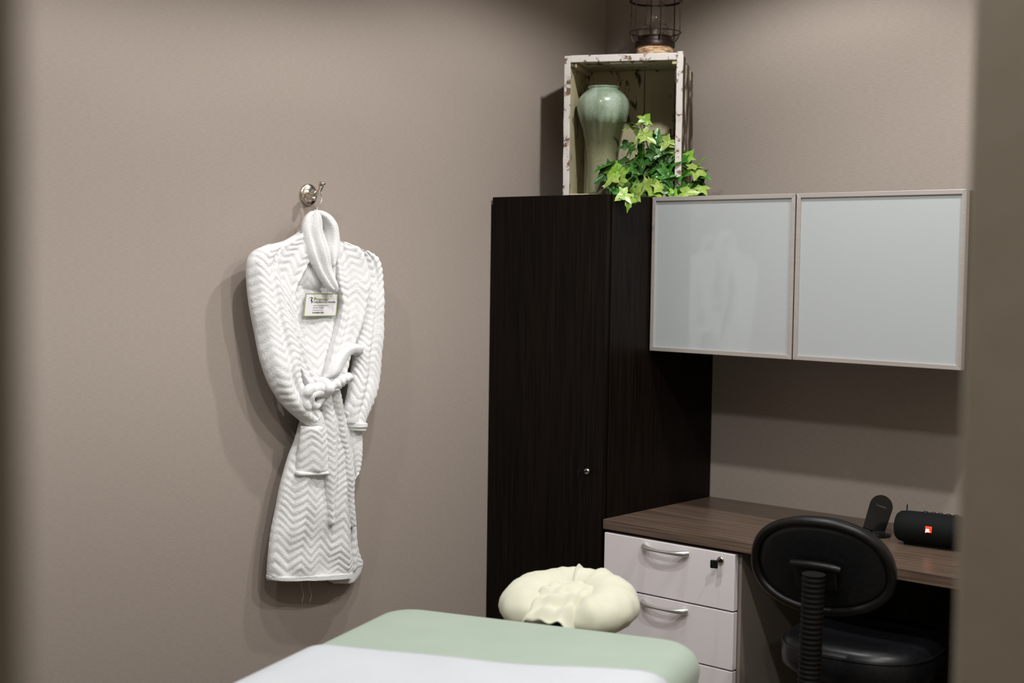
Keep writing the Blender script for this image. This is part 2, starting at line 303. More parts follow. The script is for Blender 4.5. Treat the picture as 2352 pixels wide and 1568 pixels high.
# vase
V=CX@Vector((.106,.062,.0145))
vs=.305
prof=[(0,0),(.043,0),(.046,.004),(.0455,.03),(.044,.06),(.0445,.09),(.047,.12),(.052,.15),(.0585,.18),(.066,.205),(.0725,.232),(.074,.25),(.071,.267),(.062,.282),(.050,.293),(.0435,.297),(.042,.299),(.0435,.302),(.045,.305),(.0425,.3065),(.040,.304),(.039,.295),(.05,.28),(.06,.24),(.04,.1),(.03,.02),(0,.02)]
pp=cr(prof[1:21],80).tolist(); pp=[(0,0)]+pp+prof[21:]
q=MB(); q.lathe([(r_*1.07,z_*1.06) for r_,z_ in pp],72); o=q.build('ceramic_vase',GLZ,None,smooth=True,angle=60); o.location=V; tag(o,'tall celadon green glazed ceramic vase standing inside the white crate','vase')
# ivy
random.seed(5)
IV=CX@Vector((.262,.035,.0145))
t=empty('potted_ivy','bushy green potted ivy spilling out of the white crate beside the vase','plant',IV)
q=MB(); q.lathe([(0,0),(.034,0),(.045,.075),(.048,.075),(.048,.082),(.043,.082),(.041,.07),(0,.07)],32); q.build('pot',BLACKP,t,smooth=True)
q=MB(); q.lathe([(0,.074),(.03,.073),(.042,.068)],24); q.build('soil',SOIL,t)
def leaf(q,c,nrm,tip,size,mi,curl=.25,seed=0):
    "five-lobed ivy leaf with folded veins; c = petiole joint, tip = pointing direction"
    n=Vector(nrm).normalized(); tp=Vector(tip); tp=(tp-n*tp.dot(n)); 
    if tp.length<.05: tp=Vector((0,.3,-1)); tp=tp-n*tp.dot(n)
    tp.normalize(); sd=tp.cross(n)
    out=[(0,.0),(.13,-.17),(.36,-.27),(.37,-.10),(.40,.06),(.76,.20),(.50,.34),(.27,.42),(.24,.62),(.12,.88),(0,1.12)]
    rnd=random.Random(seed); j=lambda: 1+rnd.uniform(-.14,.14)
    right=[(x*j(),y*j()) for x,y in out]; left=[(-x*j(),y*j()) for x,y in out[1:-1]][::-1]
    right[0]=(0,-.02); right[-1]=(0,1.05*j())
    o2=right+left; rc=curl+rnd.uniform(-.1,.2); tw=rnd.uniform(-.25,.25)
    def h(x,y):
        r2=x*x+y*y
        return -rc*r2*.9+.26*abs(x)*(1-.5*abs(x))+tw*x*y
    cen=(0,.30)
    ring=[(cen[0]+(x-cen[0])*.55,cen[1]+(y-cen[1])*.55) for x,y in o2]
    pts=[cen]+ring+o2; N=len(o2)
    bump=[.03]+[.05 if k%2 else -.02 for k in range(N)]+[0]*N
    vs=[Vector(c)+(sd*x+tp*y+n*(h(x,y)+b))*size for (x,y),b in zip(pts,bump)]
    fs=[(0,1+k,1+(k+1)%N) for k in range(N)]+[(1+k,1+N+k,1+N+(k+1)%N,1+(k+1)%N) for k in range(N)]
    q.add(vs,fs,mi)
ql=MB(); qs=MB(); inv=CAM-np.array(IV); view=Vector(inv).normalized()
root=Vector((0,0,.078))
def ivp(px,py,dep):
    "local position seen at photo pixel px,py; dep = metres in front of the pot centre plane"
    d=Vector(((px-IW/2)*CR-(py-IH/2)*CU+FPX*CF))/FPX; D=(Vector(IV)-Vector(CAM)).dot(Vector(CF))-dep
    return Vector(CAM)+d*D-Vector(IV)
# hand-placed leaves: px,py(joint), tip dx,dy (image), size px, material, depth
HL=[(1470,285,-38,-5,44,2,.03),(1458,288,-20,-30,34,1,.03),(1478,280,14,-28,30,2,.02),(1480,315,-28,-22,36,3,.04),(1478,312,22,18,34,3,.05),(1492,306,16,-14,26,2,.03),
(1448,350,10,-30,40,1,.02),(1440,340,-10,-30,32,0,.01),(1475,345,-30,5,40,1,.03),(1490,352,26,8,36,0,.03),(1507,330,5,-28,38,1,.02),(1512,322,-6,-26,36,0,.01),(1524,325,22,10,34,3,.04),(1540,322,-10,14,30,3,.05),(1548,345,-24,-4,36,3,.05),(1552,348,12,10,30,2,.05),
(1530,360,-14,30,50,0,.04),(1520,372,-26,18,52,0,.05),(1540,380,8,34,50,1,.04),(1560,370,20,-24,36,1,.02),(1575,366,8,-30,34,2,.01),(1585,384,22,-22,36,3,.05),(1590,392,26,14,40,3,.06),(1580,400,-8,34,40,2,.06),(1604,400,22,22,34,1,.04),(1600,380,14,-26,32,2,.02),(1610,410,8,20,30,1,.03),
(1402,378,-28,-20,42,1,.05),(1410,384,-24,8,38,0,.03),(1418,392,-34,-14,40,2,.08),(1422,398,22,-10,34,2,.08),(1414,404,-26,18,36,3,.09),(1398,396,-24,24,40,0,.05),(1430,410,-22,12,36,3,.10),(1438,416,-34,30,44,1,.09),(1405,420,6,30,36,1,.07),(1424,436,-8,24,34,1,.09),
(1460,402,26,10,42,1,.07),(1478,408,-20,-24,36,0,.05),(1468,424,-20,10,40,2,.10),(1462,428,6,28,38,2,.10),(1486,428,-10,20,40,1,.10),(1440,440,-26,14,34,3,.11),(1444,446,-2,22,34,2,.115),(1470,446,-24,-8,34,3,.115),(1498,420,4,42,46,3,.12),(1494,426,-26,10,38,3,.11),(1506,424,28,18,40,3,.11),(1500,446,14,20,30,2,.11),
(1520,400,-22,-14,42,1,.08),(1522,402,32,-10,44,1,.09),(1524,408,14,26,42,1,.08),(1535,430,-22,18,36,0,.07),(1548,412,-18,14,36,1,.08),(1556,408,22,10,34,1,.07),(1540,442,22,12,32,2,.10),(1566,430,14,20,36,1,.08),(1568,442,24,8,38,3,.10),(1580,446,-24,4,30,2,.10),(1604,436,24,-16,34,3,.08),(1600,444,22,4,34,0,.06),(1590,428,20,14,36,0,.04),
(1478,380,-16,20,40,0,.02),(1500,388,16,16,44,0,.02),(1450,385,-16,-14,40,0,.03),(1555,395,10,-20,44,0,.02),(1432,372,-14,-24,36,0,.0),(1515,350,4,-24,36,0,.0),(1560,345,14,-20,30,1,.0),(1535,452,12,10,24,1,.11),(1515,440,4,18,30,0,.10),(1552,430,4,20,36,0,.06)]
for k,(x,y,dx,dy,sp,mi,dep) in enumerate(HL):
    dep=dep*.75+.012
    if y>=440 and x<1500: dep=.245; y+=4
    rnd=random.Random(k*7+1); c=ivp(x,y,dep); sz=sp/FPX*3.95*1.04
    tipd=Vector(CR)*dx-Vector(CU)*dy
    n=view*.8+Vector((0,0,.55))+Vector((rnd.uniform(-.75,.75),rnd.uniform(-.75,.75),rnd.uniform(-.5,.6)))
    leaf(ql,c,n,tipd+Vector(CF)*rnd.uniform(-12,6),sz,mi,.22,k)
    if k%4==0:
        m=(root+c)/2+Vector((0,0,.02))+Vector((rnd.uniform(-.01,.01),rnd.uniform(-.01,.01),0))
        qs.tube(cr([root+Vector((rnd.uniform(-.02,.02),rnd.uniform(-.02,.02),-.01)),m,c],8),.0011,6)
for k,(x,y,x2,y2) in enumerate(((1476,282,1492,291),(1498,353,1510,350),(1497,412,1514,406),(1590,396,1608,415))):
    qs.tube(cr([ivp(x,y,.06+.02*k*0),ivp((x+x2)/2,(y+y2)/2+3,.065),ivp(x2,y2,.06)],8),.0009,6)
rnd=random.Random(77)
for k in range(64):
    x=rnd.gauss(1500,52); y=rnd.uniform(352,440); 
    if x<1400 or x>1600 or (y<385 and (x<1440 or x>1590)): x=rnd.uniform(1440,1580)
    if y<362: x=rnd.uniform(1500,1570)
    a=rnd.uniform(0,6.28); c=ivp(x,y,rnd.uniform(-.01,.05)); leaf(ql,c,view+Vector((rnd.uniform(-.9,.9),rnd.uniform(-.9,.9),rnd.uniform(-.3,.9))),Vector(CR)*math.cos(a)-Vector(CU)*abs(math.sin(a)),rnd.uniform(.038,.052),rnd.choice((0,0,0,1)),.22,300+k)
ql.build('foliage',LEAFS,t,smooth=True,angle=80); qs.build('stems',STEM,t,smooth=True)
# lantern
Lc=CX@Vector((.253,.105,chh+.0005))
t=empty('lantern','dark caged lantern with a clear glass globe standing on top of the white crate','lantern',Lc,.3)
q=MB(); q.lathe([(0,0),(.054,0),(.0555,.008),(.056,.020),(.0545,.0345),(0,.0355)],40); 
for i,v in enumerate(q.v):
    n=noise.noise(Vector(v)*40)*.004; q.v[i]=(v[0]*(1+n*12),v[1]*(1+n*12),v[2])
q.build('wooden_base',BARK,t,smooth=True)
q=MB(); q.lathe([(0,.020),(.060,.020),(.061,.030),(.058,.036),(.052,.038),(.051,.052),(.045,.054),(.045,.046),(0,.046)],40); q.v=[(a,b,c+.014) for a,b,c in q.v]; q.build('base_ring',IRON,t,smooth=True)
q=MB(); RC=.077
q.tube([(RC*math.cos(a),RC*math.sin(a),.064) for a in np.linspace(0,2*math.pi,49)[:-1]],.0016,8,closed=True)
q.tube([(RC*math.cos(a),RC*math.sin(a),.158) for a in np.linspace(0,2*math.pi,49)[:-1]],.0035,8,closed=True)
q.tube([(RC*math.cos(a),RC*math.sin(a),.235) for a in np.linspace(0,2*math.pi,49)[:-1]],.0016,8,closed=True)
for k in range(6):
    a=2*math.pi*k/6+.0; c,s=math.cos(a),math.sin(a)
    q.tube(cr([(c*.058,s*.058,.030),(c*.07,s*.07,.042),(c*RC,s*RC,.064),(c*RC,s*RC,.11),(c*RC,s*RC,.17),(c*RC,s*RC,.235),(c*.06,s*.06,.262),(c*.03,s*.03,.27)],40),.0018,8)
q.v=[(a,b,c+.014) for a,b,c in q.v]; q.build('wire_cage',IRON,t,smooth=True)
gp=cr([(.042,.047),(.050,.056),(.0515,.066),(.046,.078),(.035,.088),(.029,.11),(.028,.15),(.030,.20),(.029,.24)],60).tolist()
q=MB(); q.lathe(gp+[(r_-.0018,z_) for r_,z_ in gp[::-1]],48,closed=True); q.v=[(a,b,c+.014) for a,b,c in q.v]; q.build('glass_globe',CLEAR,t,smooth=True,angle=60)
q=MB(); q.lathe([(0,.047),(.012,.047),(.012,.072),(.008,.078),(.003,.082),(0,.092)],24); q.v=[(a,b,c+.014) for a,b,c in q.v]; q.build('wick_burner',NICK,t,smooth=True)
q=MB(); q.lathe([(.0,.262),(.034,.262),(.036,.27),(.02,.285),(.012,.30),(0,.302)],32); q.v=[(a,b,c+.014) for a,b,c in q.v]; q.build('cap',IRON,t,smooth=True)
q=MB(); q.tube([(.03*math.cos(a),0,.30+.03*math.sin(a)) for a in np.linspace(0,math.pi,15)],.002,8); q.v=[(a,b,c+.014) for a,b,c in q.v]; q.build('handle',IRON,t,smooth=True)
# ---------------------------------------------------------------- robe
GOLD=math.pi
def tri(x): x=x-math.floor(x); return 1-abs(2*x-1)*1.0  # 0..1..0
def fold(q,Lp,Rp,e0,th,u0=.0,per=.075,pitch=.0215,amp=.0034,folds=(),n=None,e1=None,chev=True,nc=None,flatb=.35,seed=0,power=.55,tilt=0,zig=.75,skew=0,hem=True,capw=.006,lump=.0045):
    """closed padded cloth panel between a left and a right edge (photo sight lines met with the plane x=e0..e1), bulging th towards the room"""
    A0=cr(Lp,120); B0=cr(Rp,120); e1=e0 if e1 is None else e1
    C=[(at(a[0],a[1],0,e0)+at(b[0],b[1],0,e0))/2 for a,b in zip(A0,B0)]
    wd=max(np.linalg.norm(at(a[0],a[1],0,e0)-at(b[0],b[1],0,e0)) for a,b in zip(A0,B0))
    length=sum(np.linalg.norm(C[k+1]-C[k]) for k in range(119))
    n=n or max(12,int(length/.0036)); A=cr(Lp,n); B=cr(Rp,n); nc=nc or max(12,int(wd*1.25/.0034)); nb=max(4,nc//3)
    P=np.zeros((n,nc+1,3)); U=np.zeros((n,nc+1)); S=np.zeros(n); D=np.zeros(nc+1); back=[]; s_len=0; pc=None; lumps=np.zeros((n,nc+1))
    for i in range(n):
        t_=i/(n-1); e=e0+(e1-e0)*t_
        a=at(A[i][0],A[i][1],0,e); b=at(B[i][0],B[i][1],0,e); c=(a+b)/2
        if pc is not None: s_len+=np.linalg.norm(c-pc)
        pc=c; S[i]=s_len; w=np.linalg.norm(b-a)
        capf=min(1,math.sqrt(max(0,1-(1-min(1,min(t_,1-t_)*length/capw))**2))+.04) if hem else 1
        for k in range(nc+1):
            # denser columns near the rolled edges
            x=k/nc; uu=x+.07*math.sin(-2*math.pi*x)*-1*-1
            D[k]=max(0,1-abs(2*uu-1)**2.6)**power
            P[i,k]=a+(b-a)*uu; P[i,k,0]+=th*D[k]*capf; U[i,k]=(uu-.5)*w+u0
            lumps[i,k]=lump*noise.noise(Vector((P[i,k,1]*13,P[i,k,2]*13,seed+3.1)))
        rb=[]
        for k in range(1,nb):
            u=1-k/nb; p=a+(b-a)*u; rb.append((p[0]-th*flatb*math.sqrt(max(0,1-(2*u-1)**2))*capf,p[1],p[2]))
        back.append(rb)
    Nn=np.cross(np.gradient(P,axis=0),np.gradient(P,axis=1)); Nn/=np.linalg.norm(Nn,axis=2,keepdims=True)+1e-12
    if Nn[n//2,nc//2,0]<0: Nn=-Nn
    rows=[]
    for i in range(n):
        row=[]; t_=i/(n-1)
        for k in range(nc+1):
            um=U[i,k]; d=0; x=k/nc; edge=min(1,18*min(x,1-x)) ; ee=min(1,10*min(t_,1-t_)+.15)
            if chev:
                ph=(S[i]+tilt*um)/pitch + zig*tri(um/per+skew*S[i]+.13*math.sin(S[i]*9+seed))*per/pitch*.5
                ph+=.55*noise.noise(Vector((um*11,S[i]*10,seed)))
                am=amp*(.75+.6*noise.noise(Vector((um*16,S[i]*16,seed+9))))
                d+=am*(abs(math.sin(math.pi*ph))**.75-.6)*ee
            for (fu,fw,fd,*rest) in folds:
                cu=fu if not rest else fu+(rest[0]-fu)*t_
                d+=fd*math.exp(-((x-cu)/fw)**2)*ee
            d+=lumps[i,k]
            row.append(tuple(P[i,k]+Nn[i,k]*d*edge))
        rows.append(row+back[i])
    q.grid(rows,closev=True,caps=True,flip=True)
RB=at(725,900,0,.05)
robe=empty('bathrobe','white plush chevron-textured bathrobe hanging by its collar from the metal wall hook','bathrobe',(0,float(RB[1]),float(RB[2])))
OFF=Matrix.Translation(-Vector((0,float(RB[1]),float(RB[2]))))
def rpart(name,fn,m=TOWEL,parent=robe,smooth=True,angle=70):
    q=MB(); fn(q); q.v=[tuple(OFF@Vector(v)) for v in q.v]; return q.build(name,m,parent,smooth=smooth,angle=angle)
def f_back(q):
    fold(q,[(650,560),(640,610),(650,680),(672,760),(690,830),(712,900)],[(800,565),(818,620),(808,690),(788,760),(772,820),(760,900)],.048,.014,u0=.012,per=.06,amp=.0026,power=.3)
    fold(q,[(712,497),(700,530),(690,580)],[(750,507),(765,545),(790,580)],.036,.010,chev=False)
rpart('back_panel',f_back)
def f_backskirt(q):
    fold(q,[(700,1100),(712,1200),(725,1280),(742,1326)],[(806,1075),(814,1180),(819,1255),(833,1294)],.016,.024,per=.06,seed=21)
    fold(q,[(722,1300),(742,1326),(768,1341)],[(833,1288),(824,1314),(804,1337)],.016,.026,chev=False,n=16)
rpart('back_hem',f_backskirt)
def f_lf(q):
    fold(q,[(704,520),(655,551),(616,565),(608,600),(620,680),(642,760),(668,830),(698,895)],[(716,512),(712,560),(700,610),(668,672),(674,740),(689,790),(715,860),(738,894)],.066,.026,u0=.02,per=.058,folds=((.22,.08,.005),(.5,.10,-.004),(.9,.05,.005)),seed=1,power=.33,e1=.066)
    fold(q,[(712,500),(697,515),(684,545),(674,590),(665,635),(663,672)],[(722,505),(735,530),(745,565),(752,610),(760,648),(764,670)],.062,.026,u0=.0,per=.07,amp=.0018,folds=((.25,.1,-.003),(.42,.07,.004,.55),(.62,.08,-.004)),seed=15,power=.4,e1=.047,capw=.06)
rpart('front_panel',f_lf)
def f_rf(q):
    fold(q,[(768,548),(762,600),(768,650),(776,700),(768,752),(752,812),(742,862),(738,895)],[(784,556),(828,577),(846,640),(836,710),(818,768),(798,812),(792,840),(776,893)],.066,.026,u0=.035,per=.055,folds=((.10,.05,.005),(.33,.05,-.003),(.7,.09,.005)),seed=2,power=.33,e1=.066)
rpart('front_panel',f_rf)
def f_ls(q):
    fold(q,[(612,562),(580,577),(566,600),(565,642),(571,700),(583,762),(597,830),(618,886),(648,930),(683,962),(704,977)],[(640,560),(638,590),(636,630),(647,670),(660,722),(673,768),(684,802),(681,832),(688,870),(708,915),(728,950)],.062,.034,u0=.012,per=.062,pitch=.0195,amp=.0038,folds=((.62,.05,-.009,.5),(.3,.12,.004)),seed=3,power=.5,e1=.078)
rpart('sleeve',f_ls)
def f_lc(q):
    fold(q,[(690,948),(692,962),(704,980)],[(722,930),(738,952),(742,972)],.082,.026,chev=False,n=20,folds=((.5,.12,-.004),))
    fold(q,[(690,960),(700,976),(718,987)],[(736,953),(742,967),(740,981)],.080,.026,chev=False,n=16)
rpart('cuff',f_lc)
def f_rs(q):
    fold(q,[(800,566),(824,600),(832,650),(828,710),(818,760),(808,800),(808,832),(803,862),(797,900),(790,935),(788,972)],[(832,574),(856,597),(866,636),(868,690),(869,770),(866,835),(860,885),(848,928),(836,955),(829,968),(827,977)],.056,.036,u0=.02,per=.06,pitch=.0195,amp=.0038,folds=((.45,.06,-.008,.5),(.75,.1,.004)),seed=4,power=.5,e1=.06)
    fold(q,[(742,870),(752,838),(768,808),(788,791),(810,787),(826,795)],[(768,872),(780,846),(795,822),(806,815),(818,817),(829,808)],.078,.024,chev=False,n=60,e1=.074,capw=.03,folds=((.35,.15,.004),))
rpart('sleeve',f_rs)
def f_rc(q):
    fold(q,[(787,966),(788,974),(789,981)],[(830,966),(831,974),(829,980)],.056,.046,chev=False,n=14,capw=.004)
    fold(q,[(789,976),(790,982),(791,987)],[(828,976),(828,983),(826,988)],.054,.044,chev=False,n=14,capw=.004)
rpart('cuff',f_rc)
def f_collL(q):
    fold(q,[(713,485),(699,498),(692,520),(694,545),(703,580),(718,615),(738,648),(756,668)],[(719,485),(730,500),(736,530),(744,560),(752,595),(760,630),(766,655),(766,671)],.082,.020,chev=False,folds=((.3,.07,-.009,.5),(.55,.08,.005,.65),(.74,.06,-.009,.8),(.9,.05,.005)),seed=5,power=.45,e1=.088,capw=.014,lump=.009)
def f_collR(q):
    fold(q,[(720,486),(731,508),(741,525),(746,548),(745,578),(748,600),(753,614)],[(727,485),(752,495),(769,518),(775,546),(774,572),(766,594),(756,614)],.072,.024,chev=False,folds=((.4,.12,.004),),seed=6,power=.5,capw=.012,lump=.008)
    fold(q,[(748,596),(752,625),(758,650)],[(768,588),(768,620),(766,652)],.068,.014,chev=False)
rpart('collar',f_collL); rpart('collar',f_collR)
def f_skirtR(q):
    fold(q,[(762,935),(772,985),(782,1040),(790,1090),(796,1110)],[(794,948),(823,987),(821,1030),(815,1064),(806,1082)],.044,.034,u0=.02,per=.05,pitch=.016,folds=((.35,.07,-.007),(.65,.08,.004)),seed=7)
    fold(q,[(786,1085),(790,1150),(796,1230),(800,1318)],[(806,1078),(808,1130),(812,1200),(816,1300)],.03,.018,per=.04,seed=8)
rpart('skirt_underlap',f_skirtR)
def f_skirtL(q):
    fold(q,[(706,945),(690,962),(676,1008),(660,1050),(643,1110),(632,1165),(621,1220),(614,1280),(611,1327)],[(764,930),(776,985),(784,1035),(790,1080),(796,1120),(798,1180),(800,1250),(802,1290),(803,1320)],.052,.040,e1=.04,u0=.03,per=.068,pitch=.0205,amp=.0044,folds=((.14,.05,-.005,.2),(.24,.07,.006,.32),(.45,.07,-.005,.52),(.8,.06,.005)),seed=9,power=.42,lump=.007)
    fold(q,[(611,1319),(611,1327),(613,1332)],[(802,1307),(804,1318),(803,1325)],.040,.046,chev=False,n=12,capw=.004,power=.35)
rpart('skirt',f_skirtL)
def f_pocket(q):
    fold(q,[(690,978),(686,1010),(682,1045),(679,1088)],[(742,972),(750,1010),(758,1048),(763,1086)],.082,.024,per=.06,pitch=.0195,seed=11,folds=((.45,.15,.008),),e1=.072)
    fold(q,[(678,1082),(677,1087),(678,1091)],[(764,1079),(766,1083),(765,1087)],.074,.024,chev=False,n=10,capw=.004,power=.35)
rpart('pocket',f_pocket)
def f_tieC(q):
    fold(q,[(733,908),(740,950),(744,1010),(745,1080),(747,1150),(750,1206)],[(757,900),(764,950),(770,1010),(771,1080),(765,1150),(761,1206)],.090,.020,per=.030,pitch=.0175,amp=.0042,seed=12,zig=1.1,e1=.078,capw=.012)
def f_tieR(q):
    fold(q,[(752,893),(763,950),(773,1000),(783,1050),(789,1100),(794,1160),(799,1212)],[(775,890),(785,935),(795,985),(803,1040),(806,1100),(808,1160),(812,1210)],.088,.020,per=.030,pitch=.016,amp=.0042,seed=13,zig=1.1,e1=.05,capw=.012)
rpart('belt_tie',f_tieC); rpart('belt_tie',f_tieR)
def R3(px,py,e): return at(px,py,0,e)
def lumpy(q,a=.004,f=45,k0=0):
    for k in range(k0,len(q.v)):
        v=Vector(q.v[k]); w_=noise.noise_vector(v*f)*a; q.v[k]=tuple(v+w_)
def f_knot(q):
    q.tube(cr([R3(733,884,.085),R3(741,879,.104),R3(752,885,.118),R3(753,898,.115),R3(742,906,.10)],40),[.010+.006*math.sin(math.pi*i/39) for i in range(40)],18); lumpy(q)
def f_loopL(q):
    q.tube(cr([R3(746,892,.100),R3(728,891,.112),R3(708,898,.114),R3(700,916,.108),R3(703,936,.10),R3(712,950,.09)],60),[.014+.002*math.sin(i*.33) for i in range(60)],18)
    q.tube(cr([R3(742,902,.104),R3(730,902,.115),R3(716,908,.116),R3(712,922,.11),R3(722,934,.104),R3(734,924,.10),R3(742,908,.095)],60),[.0105]*60,16); lumpy(q)
def f_loopR(q):
    q.tube(cr([R3(748,892,.104),R3(766,885,.122),R3(782,877,.13),R3(796,869,.135),R3(805,864,.135)],70),[.012+.004*min(1,i/50)+.0010*math.sin(i*.55) for i in range(64)]+[.0155,.0145,.013,.0105,.007,.002],18,flat=.85); lumpy(q,.003)
rpart('belt_knot',f_knot); rpart('belt_loop',f_loopL); rpart('belt_loop',f_loopR)
# printed cloth label on the chest
def lab(u,v,d=0):
    "u,v in 0..1 from the lower left corner of the label, slightly bowed"
    bl,br,tr_,tl=[at(*p,0,.0715) for p in((696.5,726.5),(771,725.5),(776,673.5),(702,673.5))]
    p=(bl*(1-u)+br*u)*(1-v)+(tl*(1-u)+tr_*u)*v; p=p.copy(); p[0]+=.004*math.sin(math.pi*u)+.003*math.sin(u*7)*u+d; return p
q=MB(); n=24
F_=[[tuple(lab(i/n,j/16)) for j in range(17)] for i in range(n+1)]; B_=[[tuple(lab(i/n,j/16,-.0012)) for j in range(17)] for i in range(n+1)]
q.grid(F_); q.grid(B_,flip=True)
edge=[(i/n,0) for i in range(n)]+[(1,j/16) for j in range(16)]+[(1-i/n,1) for i in range(n)]+[(0,1-j/16) for j in range(16)]
q.grid([[tuple(lab(u,v)) for u,v in edge],[tuple(lab(u,v,-.0012)) for u,v in edge]],closev=True)
q.v=[tuple(OFF@Vector(v)) for v in q.v]; LB=q.build('label_patch',CARD,robe,smooth=True); LB['label']='printed name label with green border'
q=MB(); bw=.022
for a0,a1,b0,b1 in((0,1,0,bw*1.4),(0,1,1-bw*1.4,1),(0,bw,0,1),(1-bw,1,0,1)):
    q.grid([[tuple(lab(a0+(a1-a0)*i/24,b0+(b1-b0)*j/8,.0006)) for j in range(9)] for i in range(25)])
q.v=[tuple(OFF@Vector(v)) for v in q.v]; q.build('label_border',GREENB,LB)
def textpts(txt,size,bold=0,shear=0):
    cu=bpy.data.curves.new('t','FONT'); cu.body=txt; cu.size=size; cu.offset=bold; cu.shear=shear; cu.resolution_u=3
    ob=bpy.data.objects.new('t',cu); COL.objects.link(ob); bpy.context.view_layer.update()
    me=bpy.data.meshes.new_from_object(ob); bpy.data.objects.remove(ob)
    vs=[tuple(v.co) for v in me.vertices]; fs=[tuple(p.vertices) for p in me.polygons]; bpy.data.meshes.remove(me); return vs,fs
def labtext(q,txt,u,v,wid,hgt,bold=0):
    vs,fs=textpts(txt,1,bold); x1=max(p[0] for p in vs); y1=.73
    q.add([tuple(lab(u+p[0]/x1*wid,v+p[1]/y1*hgt,.0009)) for p in vs],fs)
for name,m,items in(('label_title',GREENB,[('Premier',.235,.68,.50,.15,.012)]),('label_subtitle',NAVY,[('CHIROPRACTIC & WELLNESS',.235,.59,.70,.062,.02)]),
  ('label_text',BLK,[('17585 W. Greenfield Ave. Suite 1',.235,.455,.50,.04,.012),('Brookfield, WI 53005',.235,.36,.33,.04,.012),('www.premier.com',.235,.26,.30,.04,.012),('414-830-2362',.235,.135,.36,.065,.03)])):
    q=MB()
    for it in items: labtext(q,*it)
    q.v=[tuple(OFF@Vector(v)) for v in q.v]; q.build(name,m,LB)
q=MB(); sp=cr([(.155,.82),(.185,.78),(.165,.70),(.195,.66),(.19,.60),(.155,.57)],20); wv=[.004+.014*math.sin(math.pi*i/19) for i in range(20)]
q.grid([[tuple(lab(p[0]-w_,p[1],.0009)),tuple(lab(p[0]+w_,p[1],.0009))] for p,w_ in zip(sp,wv)])
sp=cr([(.11,.79),(.14,.83),(.18,.82),(.215,.785)],12); q.grid([[tuple(lab(p[0],p[1]-.01,.0009)),tuple(lab(p[0],p[1]+.01,.0009))] for p in sp])
q.v=[tuple(OFF@Vector(v)) for v in q.v]; q.build('spine_emblem',NAVY,LB)
# loose threads below the hem
q=MB()
for x in(694,712):
    q.tube(cr([at(x,1325,0,.05),at(x-2,1345,0,.045),at(x+3,1362,0,.04),at(x,1382,0,.035)],14),.0004,5)
q.v=[tuple(OFF@Vector(v)) for v in q.v]; q.build('loose_thread',TOWEL,robe)
# ---------------------------------------------------------------- wall hook + hanger
HK=at(707,447,0,0.0); hy,hz=float(HK[1]),float(HK[2])
t=empty('wall_hook','brushed nickel robe hook with a round stepped plate fixed to the left wall','hook',(0,hy,hz))
q=MB(); q.tf=Matrix.Rotation(R(90),4,'Y'); q.lathe([(0,.0005),(.0285,.0005),(.0285,.004),(.027,.006),(.024,.007),(.0235,.0095),(.021,.0105),(.018,.012),(.013,.0155),(.010,.020),(.0085,.026),(0,.027)],48); q.build('back_plate',NICK,t,smooth=True,angle=50)
hb=[Vector(at(x,y,0,e))-Vector((0,hy,hz)) for x,y,e in((708,449,.022),(716,450,.032),(725,446,.042),(733,438,.052),(737,428,.058),(740,421,.062),(741,417,.063))]
q=MB(); q.tube(cr(hb,36),[.0085-.0035*math.sin(math.pi*min(1,i/26)) for i in range(26)]+[.0055,.0065,.0078,.0088,.0092,.0090,.008,.0064,.004,.0012],16); q.build('upper_prong',NICK,t,smooth=True)
hb=[Vector(at(x,y,0,e))-Vector((0,hy,hz)) for x,y,e in((708,450,.022),(713,454,.034),(719,456,.042),(722,453,.05))]
q=MB(); q.tube(cr(hb,24),[.008-.002*min(1,i/8) for i in range(18)]+[.0068,.0074,.0074,.0065,.004,.001],16); q.build('lower_prong',NICK,t,smooth=True)
HP=at(727,478,0,.05)
t=empty('clothes_hanger','thin wire clothes hanger hook joining the wall hook to the robe collar','hanger',(0,float(HP[1]),float(HP[2])))
q=MB(); hg=[Vector(at(x,y,0,e))-t.location for x,y,e in((722,443,.040),(727,438,.043),(733,441,.046),(738,449,.048),(739,458,.05),(736,467,.05),(729,477,.05),(727,488,.05),(726,500,.05),(725,520,.045))]
q.tube(cr(hg,60),.0011,8); q.build('hook_wire',WIREM,t,smooth=True)
q=MB(); sh=[Vector(at(x,y,0,e))-t.location for x,y,e in((620,590,.036),(680,560,.04),(725,524,.045),(775,570,.04),(825,610,.036))]
q.tube(cr(sh,40),.003,8); q.build('shoulder_bar',WIREM,t,smooth=True)
# ---------------------------------------------------------------- massage table
TA=R(18.8); TU=Vector((math.cos(TA),math.sin(TA),0)); TV=Vector((math.sin(TA),-math.cos(TA),0))
TC=Vector(((.61+1.248)/2,(-1.487-1.27)/2,0)); TW=.735; TL=1.80; TZ=.690
TM=Matrix(((TU.x,TV.x,0,TC.x),(TU.y,TV.y,0,TC.y),(0,0,1,0),(0,0,0,1)))   # local x across, local y toward the doorway, z up
def rr_outline(w,l,r,n=14):
    pts=[]
    for cx,cy,a0 in((w/2-r,l-r,0),(-w/2+r,l-r,90),(-w/2+r,r,180),(w/2-r,r,270)):
        for k in range(n+1): a=R(a0+90*k/n); pts.append((cx+r*math.cos(a),cy+r*math.sin(a),math.cos(a),math.sin(a)))
    out=[]
    for i in range(len(pts)):
        a=pts[i]; b=pts[(i+1)%len(pts)]; out.append(a); d=math.hypot(b[0]-a[0],b[1]-a[1])
        m=int(d/.03)
        for k in range(1,m): s=k/m; out.append((a[0]+(b[0]-a[0])*s,a[1]+(b[1]-a[1])*s,a[2],a[3]))
    return out
